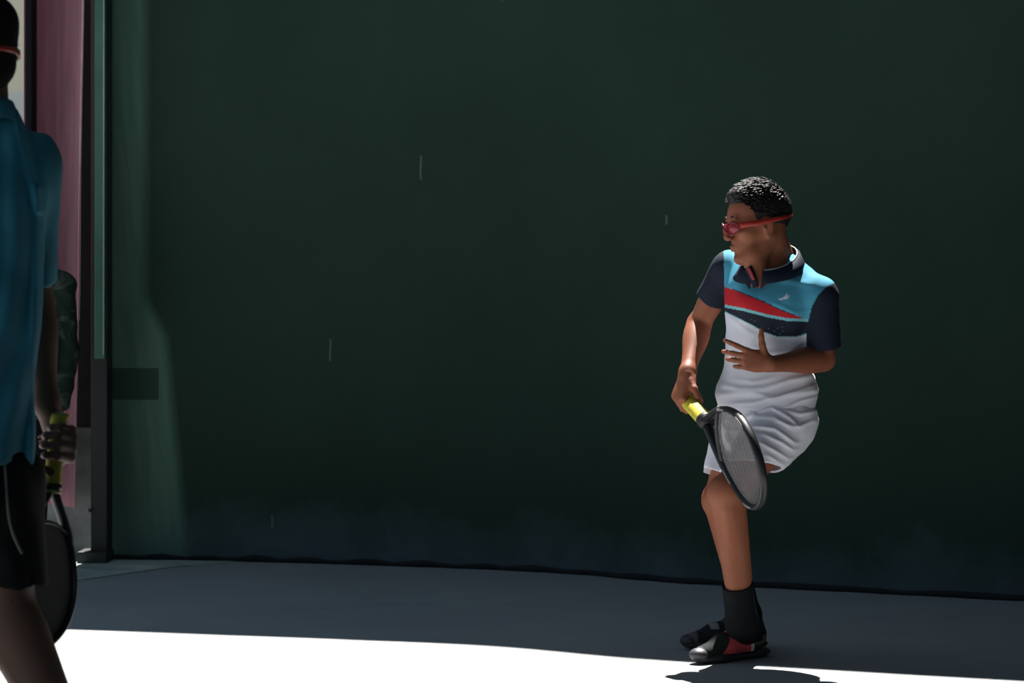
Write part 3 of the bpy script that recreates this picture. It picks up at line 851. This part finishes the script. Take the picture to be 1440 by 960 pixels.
    pk = spline([p(1052, 376, .050), p(1057, 386, .042), p(1061, 397, .037), p(1063, 404, .036)], 5)
    v_, f_ = tube(pk, [.013] * 10 + [.011] * 6, 8, flat=(f, .35)); new_obj('placket', mesh_from(v_, f_), M_navy, root)
    pk = spline([p(1052, 376, .037), p(1056, 384, .030), p(1060, 393, .026)], 5)
    v_, f_ = tube(pk, .006, 8, flat=(f, .4)); new_obj('placket_lining', mesh_from(v_, f_), simple('red_lining', (.35, .02, .02, 1)), root)['label'] = 'red inside of the open placket'

    # shorts
    lo, hi = bounds([J['pelvis'], J['hipR'], J['hipL'], p(985, 690, .1), p(1100, 690, 0)], .17)
    fs = Field(lo, hi, .003)
    fs.cone(p(1078, 560, .20), p(1078, 598, .20), .128, .138, .03, (f, .78))
    hL = J['knL'] - J['hipL']; nL = nrm([-.05, -.25, -1.0]); eL = p(1050, 652, 0.0)
    fs.cone(p(1107, 592, .15), J['hipL'] + hL * .92, .100, .083, .04, cuts=[(eL, nL)])
    fs.cone(J['hipL'] + hL * .3, J['hipL'] + hL * 1.1, .080, .069, 0, mode='cut', cuts=[(eL - nL * .03, -nL)])
    hR_ = J['knR'] - J['hipR']; nR = nrm(np.array([-.30, 0, -1.0])); eR = p(986, 664, .13)
    fs.cone(p(1044, 588, .27), p(1012, 700, .12), .090, .070, .03, cuts=[(eR, nR)])
    fs.cone(p(1010, 652, .14), p(1008, 720, .12), .058, .058, 0, mode='cut', cuts=[(eR - nR * .02, -nR)])
    def wr2(X, Y, Z):
        px = CX + F * X / Y; py = CY - F * (Z - CAMH) / Y; a = 0
        def fold(pts, wd, amp):
            xs_ = [q[0] for q in pts]; ys_ = [q[1] for q in pts]
            yy = np.interp(px, xs_, ys_); ends = 1 / (1 + np.exp(-(px - xs_[0]) / 5)) / (1 + np.exp((px - xs_[-1]) / 5))
            return -1.25 * amp * np.exp(-((py - yy) / wd) ** 2) * ends
        for pts, wd, amp in (([(1040, 592), (1065, 577), (1085, 572), (1110, 586), (1125, 600)], 3.5, .008),
                             ([(1062, 585), (1090, 586), (1115, 603)], 3, .006),
                             ([(1060, 598), (1090, 602), (1118, 622)], 3.2, .008),
                             ([(1075, 610), (1100, 622), (1115, 632)], 3, .007),
                             ([(1070, 622), (1092, 634), (1108, 644)], 3, .006),
                             ([(1090, 590), (1120, 600), (1143, 592)], 3, .007),
                             ([(1080, 640), (1100, 652)], 3, .005),
                             ([(1100, 575), (1125, 582), (1146, 578)], 3, .006),
                             ([(1010, 600), (1035, 606), (1060, 600)], 4, .004)):
            a = a + fold(pts, wd, amp)
        return a + .0014 * np.sin(px * .21 - py * .12) * np.sin(py * .09 + px * .05)
    fs.warp(wr2)
    field_obj('shorts', fs, M_white, root, 1)

    # socks and shoes
    for s_, fd, heel, toe, lab in (('L', fdir, hl, sd, 'dark trainer with a pink side panel'), ('R', fdir2, hl2, sd2, None)):
        an = J['an' + s_]; kn = J['kn' + s_]; up = nrm(kn - an); top = an + up * (.134 if s_ == 'L' else .112)
        lo, hi = bounds([top, an, heel], .12); fk = Field(lo, hi, .003)
        fk.cone(top + up * .03, an, .049, .050, .01, cuts=[(top, up)])
        fk.cone(an, heel + fd * .055 + UP * .055, .050, .034, .02)
        fk.cone(an - up * .01, heel + fd * .12 + UP * .055, .040, .026, .03)
        fk.cone(top + up * .03, top - up * .02, .0415, .0415, 0, mode='cut')
        for q in range(3): pass
        field_obj('sock', fk, M_sock, root, 1)
        side = nrm(np.cross(UP, fd)); L = np.linalg.norm(toe - heel)
        G = lambda x, y, z: heel + fd * x * L + side * y + UP * z
        lo, hi = bounds([heel, toe, heel + UP * .13], .08); lo[2] = max(lo[2], -.01)
        fu = Field(lo, hi, .0028)
        fu.cone(G(.16, 0, .060), G(.30, 0, .058), .043, .044, .03, (side, .86))
        fu.cone(G(.30, 0, .058), G(.60, 0, .050), .044, .040, .04, (UP, .95))
        fu.cone(G(.60, 0, .046), G(.88, .004, .034), .043, .030, .03, (UP, .80))
        fu.cone(G(.10, 0, .085), G(.09, 0, .108), .024, .016, .02)
        fu.cone(G(.42, 0, .085), G(.36, 0, .118), .024, .018, .02, (side, 1.0))
        fu.plane(G(0, 0, .020), (0, 0, -1))
        fu.cone(G(.20, 0, .105), G(.22, 0, .16), .034, .045, .008, mode='cut')
        def paint_sh(V, heel=heel, fd=fd, side=side, L=L, s_=s_):
            r = V - heel; x = r @ fd / L; y = r @ side; z = V[:, 2]
            col = np.tile(np.array([.018, .020, .022]), (len(V), 1))
            mm = (x > .86); col[mm] = np.array([.10, .10, .11])
            if s_ == 'L':
                m = (x > .62) & (x < .92) & (z > .025) ; col[m] = np.array([.022, .025, .026])
                c_ = (x > .34 + (z - .03) * .8) & (x < .72 - (z - .03) * 2.2) & (z > .026) & (z < .094); col[c_] = np.array([.50, .075, .09])
                e_ = (x > .30 + (z - .03) * .8) & (x <= .34 + (z - .03) * .8) & (z > .026) & (z < .098); col[e_] = np.array([.55, .55, .55])
                e2 = (z >= .092) & (z < .098) & (x > .33) & (x < .6); col[e2] = np.array([.4, .36, .38])
                g_ = (x < .30) & (x > .06) & (z > .045) & (z < .075); col[g_] = np.array([.09, .09, .07])
            else:
                m = (x > .6) & (x < .7) & (z > .07); col[m] = np.array([.2, .2, .18])
            return col
        sh = field_obj('trainer', fu, attr_mat('trainer_mesh_' + s_, .85, .12), root, 1, paint_sh)
        if lab: sh['label'] = lab
        fu = Field(lo, hi, .0028)
        fu.cone(G(.10, 0, .016), G(.40, 0, .014), .040, .036, .01, (UP, .42))
        fu.cone(G(.40, 0, .014), G(.74, .002, .014), .036, .048, .01, (UP, .36))
        fu.cone(G(.74, .002, .014), G(.90, .002, .018), .048, .034, .01, (UP, .42))
        fu.plane((0, 0, .001), (0, 0, -1))
        V_, Q_ = fu.mesh(1); sole = new_obj('sole', mesh_np(V_, Q_), simple('dark_sole_' + s_, (.035, .04, .045, 1), .7), sh)
        fu = Field(lo, hi, .0028)
        fu.ell(G(.93, .002, .030), (.034, .034, .022), None, .01); fu.plane(G(.915, 0, 0), -fd); fu.cone(G(.86, .002, .052), G(.86, .002, .08), .02, .03, 0, mode='cut')
        V_, Q_ = fu.mesh(1)
        if len(V_): new_obj('toe_cap', mesh_np(V_, Q_), simple('grey_toe_' + s_, (.055, .055, .06, 1) if s_ == 'L' else (.03, .03, .035, 1), .5), sh)
        lv = []
        for k in range(5):
            x = .40 + k * .058; zt = .106 - k * .0085
            pts = [G(x, -.024, zt - .008), G(x + .01, -.010, zt + .004), G(x + .01, .010, zt + .004), G(x, .024, zt - .008)]
            lv.append(tube(spline(pts, 4), .0030, 5))
        v_, f_ = join(lv); new_obj('laces', mesh_from(v_, f_), simple('grey_lace_' + s_, (.16, .16, .16, 1), .8), sh)
    # wristband-like scuff left out; racket in the right hand
    nv = face_normal(ax, 61, 1)
    build_racket(butt, ax, nv, 'yellow-gripped racket with grey strings in the right hand of the white-shorts player', M_yellow, M_black, M_string_grey, M_silver, pitch=.0068, srad=.0008, tag=1, L=float(np.linalg.norm(tip - butt)) / .56)
    return root

# ------------------------------------------------------------------ man in teal at the left edge, seen from behind
def near_man():
    D = 4.93; p = lambda px, py, dy: P(px, py, D + dy)
    f = nrm([-.62, .78, 0]); lat = nrm([-.78, -.62, 0])
    HO = p(-44, 92, 0); HR = head_frame((-.66, .75, -.02)); HS = 1.04
    J = dict(chest=p(-45, 285, 0), belly=p(-48, 440, .0), pelvis=p(-50, 620, 0), neck=p(-30, 175, 0), nape=p(-30, 110, 0),
             shR=p(47, 232, .11), elR=p(48, 425, .20), wrR=p(65, 566, .20), shL=p(-150, 232, -.11), elL=p(-190, 420, -.10), wrL=p(-190, 560, .03),
             hipR=p(-2, 665, .06), knR=p(8, 862, .10), anR=p(128, 1120, .02), hipL=p(-95, 665, -.06), knL=p(-120, 880, .10), anL=p(-110, 1120, -.05), calf=f)
    for s_ in 'RL':
        J['heel' + s_] = np.array([J['an' + s_][0], J['an' + s_][1], .045]) - f * .03; J['toe' + s_] = J['heel' + s_] + f * .18 - UP * .005
    root = empty('person', (J['pelvis'][0], J['pelvis'][1], 0), 'man in teal shirt and black shorts seen from behind at the left edge', 'person')
    lo, hi = bounds([v_ for k_, v_ in J.items() if k_ != 'calf'] + [HO], .19); lo[2] = 0
    fl = Field(lo, hi, .0042)
    add_body(fl, J, f, lat, dict(chest=.13, belly=.115, hip=.125, neck=.054, thigh=.080, knee=.058, calf=.063))
    add_head(fl, HO, HR, HS)
    fl.cone(p(-28, 150, 0), HO + HR @ np.array([-.03, 0, -.01]), .052, .056, .02)
    butt = p(83, 582, .20); tip = p(52, 907, .12)
    ax = nrm(p(64, 695, .17) - butt); 
    ax = nrm(tip - butt)
    gc = butt + ax * .062; fa = nrm(J['wrR'] - J['elR'])
    zh = nrm(np.array([.75, .45, .0])); zh = nrm(zh - ax * float(zh @ ax)); xh = np.cross(ax, zh)       # back of the hand outwards
    wr = gc - xh * .066 + zh * .026
    fl.cone(J['wrR'], wr + xh * .015, .025, .024, .02)
    add_hand(fl, wr, xh, ax, zh, [(1.05, 1.35, .85)] * 4, 1.0, spread=[.05, .02, -.02, -.06], thumb=[(.026, .028, -.006), (.050, .052, -.014), (.072, .064, -.032), (.078, .058, -.052)])
    zz = nrm(lat); xx = nrm([0, 0, -1.0] + f * .1); yy = nrm(f)
    add_hand(fl, J['wrL'], xx, yy, zz, [(.3, .4, .3)] * 4)
    V, Q = fl.mesh(2); new_obj('body', mesh_np(V, Q), M_skin_dark, root)
    fh = Field(HO - .2, HO + .2, .0035); add_hair_field(fh, HO, HR, HS, False); fh.ell(HO + HR @ np.array([-.058, 0, .0]), (.056, .070, .062), HR, .01); fh.ell(HO + HR @ np.array([-.045, 0, .082]), (.078, .080, .066), HR, .01); V, Q = fh.mesh(1); hair = new_obj('hair', mesh_np(V, Q), M_hair_matt, root)
    tv, tf = tufts(HO, HR, HS, 500, lambda q: q[2] > np.interp(q[0], [-.12, -.03, .03, .06], [-.05, .03, .05, .085]), .008, 6, lean=(-.2, 0, -.1)); new_obj('hair_tips', mesh_from(tv, tf), M_hair_matt, hair)
    build_goggles(root, HO, HR, HS, (M_red, M_lens))
    # shirt
    lo, hi = bounds([J['shR'], J['shL'], p(-60, 665, 0), J['neck'], J['elR'], J['elL']], .18)
    fs = Field(lo, hi, .0045); sq = (f, .74)
    fs.cone(p(-45, 275, 0), p(-48, 430, 0), .165, .152, .03, sq)
    fs.cone(p(-48, 430, 0), p(-52, 640, 0), .152, .142, .03, sq)
    fs.cone(p(-52, 640, 0), p(-52, 690, 0), .142, .142, .01, sq)
    for s_ in 'RL':
        fs.cone(p(-30, 190, 0), J['sh' + s_] + UP * .004, .062, .058, .05)
        d = nrm(J['el' + s_] - J['sh' + s_]); e = J['sh' + s_] + d * .25
        fs.cone(J['sh' + s_], e + d * .04, .060, .047, .03, cuts=[(e, d)])
        fs.cone(e - d * .02, e + d * .06, .043, .043, 0, mode='cut', cuts=[(e - d * .02, -d)])
    fs.plane(p(-50, 648, 0), (0, 0, -1)); fs.cone(p(-52, 640, 0), p(-52, 690, 0), .135, .135, 0, sq, mode='cut', cuts=[(p(-52, 640, 0), (0, 0, 1))])
    fs.cone(p(-31, 110, 0), p(-30, 165, 0), .062, .062, .01, mode='cut')
    def wr3(X, Y, Z):
        px = CX + F * X / Y; py = CY - F * (Z - CAMH) / Y
        u = px - 60 + (py - 230) * .10
        return -.009 * np.exp(-((px - (22 + (py - 150) * .22)) / 6) ** 2) * (py < 300) - .008 * np.exp(-((px - (52 + (py - 300) * -.02)) / 5) ** 2) * (py > 260) \
            - .0045 * np.sin(px * .14 + py * .018 + 2 * np.sin(py * .012)) + .002 * np.sin(px * .07 - py * .05)
    fs.warp(wr3)
    field_obj('shirt', fs, M_teal, root, 1)
    C0 = p(-30, 160, 0); V = []; Fc = []; n = 30
    for i in range(n + 1):
        a = math.radians(-150 + 300 * i / n); dr = -f * math.cos(a) + lat * math.sin(a); tl = math.cos(a) * .5 + .5
        V += [C0 + dr * .066 - UP * .03, C0 + dr * .064 + UP * .032 * tl, C0 + dr * .071 + UP * .030 * tl, C0 + dr * .088 - UP * (.012 + .03 * (1 - tl))]
    for i in range(n):
        for k in range(3): Fc.append((i * 4 + k, i * 4 + 4 + k, i * 4 + 5 + k, i * 4 + 1 + k))
    o = new_obj('collar', mesh_from(V, Fc), M_teal, root); md = o.modifiers.new('s', 'SOLIDIFY'); md.thickness = .003
    # shorts
    lo, hi = bounds([p(-50, 600, 0), J['knR'], J['knL'], J['hipR'], J['hipL']], .16); fs = Field(lo, hi, .0045)
    fs.cone(p(-52, 620, 0), p(-50, 690, 0), .118, .138, .03, sq)
    for s_ in 'RL':
        h_ = J['kn' + s_] - J['hip' + s_]; e = J['hip' + s_] + h_ * .80
        fs.cone(J['hip' + s_] + h_ * .05, e + h_ * .15, .094, .088, .03, cuts=[(e, (0, 0, -1))])
        fs.cone(e - h_ * .1, e + h_ * .3, .080, .082, 0, mode='cut', cuts=[(e - h_ * .1, -h_)])
    fs.warp(lambda X, Y, Z: .0025 * np.sin(X * 70 + Z * 30 + Y * 40))
    field_obj('shorts', fs, M_shorts_black, root, 1)
    pts = spline([p(7, 652, -.04), p(9, 690, -.045), p(13, 730, -.05), (p(20, 755, -.045)), p(31, 778, -.03)], 5)
    v_, f_ = tube(pts, .003, 6); new_obj('piping', mesh_from(v_, f_), M_pipe, root)['label'] = 'thin grey piping'
    for s_ in 'RL':
        hl = J['heel' + s_] - UP * .045 - f * .045; lo, hi = bounds([hl, hl + f * .28, hl + UP * .1], .07); lo[2] = -.005
        G = lambda x, z: hl + f * x + UP * z
        fu = Field(lo, hi, .004); fu.cone(G(.05, .055), G(.12, .055), .044, .044, .03); fu.cone(G(.12, .05), G(.24, .035), .044, .034, .03); fu.plane((0, 0, .02), (0, 0, -1))
        fu.cone(G(.06, .10), G(.06, .15), .034, .04, .005, mode='cut')
        V_, Q_ = fu.mesh(1); sh = new_obj('trainer', mesh_np(V_, Q_), M_black, root)
        fu = Field(lo, hi, .004); fu.cone(G(.045, .015), G(.24, .015), .042, .042, .01, (UP, .4)); fu.plane((0, 0, .001), (0, 0, -1)); V_, Q_ = fu.mesh(1); new_obj('sole', mesh_np(V_, Q_), M_silver, sh)
        an = J['an' + s_]; up = nrm(J['kn' + s_] - an); v_, f_ = tube([an + up * .10, an + up * .02, an - UP * .04], [.044, .041, .044], 16); new_obj('sock', mesh_from(v_, f_), M_sock, root)
    build_racket(butt, ax, face_normal(ax, 62, -1), 'dark racket with yellow grip hanging from the hand of the man in teal', simple('olive_yellow_grip', (.36, .32, .04, 1), .7), M_black, M_string_dark, simple('pale_lime', (.45, .48, .15, 1)), pitch=.0052, srad=.0023, L=.88)
    return root

# ------------------------------------------------------------------ bystander in a dark camouflage jacket behind the man in teal
def bystander():
    D = 10.45; p = lambda px, py, dy: P(px, py, D + dy)
    f = nrm([-.25, -.97, 0]); lat = nrm([.97, -.25, 0]); g = CY + CAMH * F / D
    HO = p(42, 318, 0); HR = head_frame((-.8, -.6, -.05)); HS = 1.0
    J = dict(chest=p(44, 415, 0), belly=p(44, 470, 0), pelvis=p(43, 545, 0), neck=p(43, 375, 0), nape=p(43, 340, 0),
             shR=p(-8, 400, 0.03), elR=p(-20, 485, .05), wrR=p(-8, 550, -.08), shL=p(86, 402, -.02), elL=p(93, 500, .03), wrL=p(82, 574, -.07),
             hipR=p(24, 565, 0), knR=p(22, 680, -.02), anR=p(24, g - 26, .02), hipL=p(53, 565, 0), knL=p(48, 680, -.02), anL=p(44, g - 26, .02), calf=f)
    for s_ in 'RL':
        J['heel' + s_] = np.array([J['an' + s_][0], J['an' + s_][1], .045]) - f * .03; J['toe' + s_] = J['heel' + s_] + f * .17 - UP * .005
    root = empty('person', (J['pelvis'][0], J['pelvis'][1], 0), 'bystander in dark camouflage jacket, mostly hidden behind the man in teal', 'person')
    lo, hi = bounds([v_ for k_, v_ in J.items() if k_ != 'calf'] + [HO], .18); lo[2] = 0
    fl = Field(lo, hi, .006)
    add_body(fl, J, f, lat, dict(chest=.12, belly=.108, hip=.115, neck=.05, thigh=.07, knee=.05, calf=.05)); add_head(fl, HO, HR, HS)
    for s_ in 'RL':
        xx = nrm(J['wr' + s_] - J['el' + s_]); zz = lat if s_ == 'L' else -lat; zz = nrm(zz - xx * float(zz @ xx))
        yy = np.cross(zz, xx) if s_ == 'R' else np.cross(xx, zz)
        add_hand(fl, J['wr' + s_], xx, yy, zz, [(.4, .5, .3)] * 4, .95)
    V, Q = fl.mesh(2); new_obj('body', mesh_np(V, Q), M_skin_dark, root)
    fh = Field(HO - .18, HO + .18, .004); add_hair_field(fh, HO, HR, HS, False); V, Q = fh.mesh(1); new_obj('hair', mesh_np(V, Q), M_hair, root)
    t = NT('dark_camouflage_cloth'); t.set(.85, 0, .2); v = t.coord(); n = t.noise(v, 13, 3, .5, .8)
    t.color(t.ramp(n, [(.0, (.010, .022, .016, 1)), (.50, (.012, .028, .020, 1)), (.56, (.05, .075, .06, 1)), (.62, (.018, .03, .022, 1)), (.70, (.10, .12, .11, 1)), (.74, (.012, .02, .016, 1))])); camo = t.m
    lo, hi = bounds([J['shR'], J['shL'], J['wrR'], J['wrL'], J['pelvis'], J['neck']], .17); fs = Field(lo, hi, .006); sq = (f, .76)
    fs.cone(J['chest'], J['belly'], .148, .138, .03, sq); fs.cone(J['belly'], p(43, 575, 0), .138, .142, .03, sq)
    for s_ in 'RL':
        fs.cone(p(43, 388, 0), J['sh' + s_], .06, .058, .05); fs.cone(J['sh' + s_], J['el' + s_], .060, .055, .025)
        d = nrm(J['wr' + s_] - J['el' + s_]); fs.cone(J['el' + s_], J['wr' + s_] + d * .05, .056, .044, .02, cuts=[(J['wr' + s_], d)])
    fs.plane(p(43, 590, 0), (0, 0, -1)); fs.cone(J['nape'], p(43, 378, 0), .058, .058, .01, mode='cut')
    fs.warp(lambda X, Y, Z: .004 * np.sin(Z * 55 + X * 30) * np.sin(X * 40 + Y * 20 + Z * 12))
    field_obj('jacket', fs, camo, root, 1)
    lo, hi = bounds([J['pelvis'], J['anR'], J['anL'], J['knR'], J['knL']], .16); lo[2] = .02; fs = Field(lo, hi, .006)
    fs.cone(p(43, 545, 0), p(40, 580, 0), .128, .125, .03, sq)
    for s_ in 'RL':
        fs.cone(J['hip' + s_], J['kn' + s_], .082, .066, .02); fs.cone(J['kn' + s_], J['an' + s_], .064, .055, .02, cuts=[(J['an' + s_] + UP * .02 * 0, (0, 0, -1))])
    field_obj('trousers', fs, M_shorts_black, root, 1)
    for s_ in 'RL':
        hl = J['heel' + s_] - UP * .045 - f * .04; lo, hi = bounds([hl, hl + f * .28, hl + UP * .1], .07); lo[2] = -.005
        G = lambda x, z: hl + f * x + UP * z
        fu = Field(lo, hi, .005); fu.cone(G(.05, .055), G(.12, .055), .044, .044, .03); fu.cone(G(.12, .05), G(.23, .035), .044, .034, .03); fu.plane((0, 0, .002), (0, 0, -1))
        V_, Q_ = fu.mesh(1); new_obj('shoe', mesh_np(V_, Q_), M_black, root)

player()
near_man()
bystander()
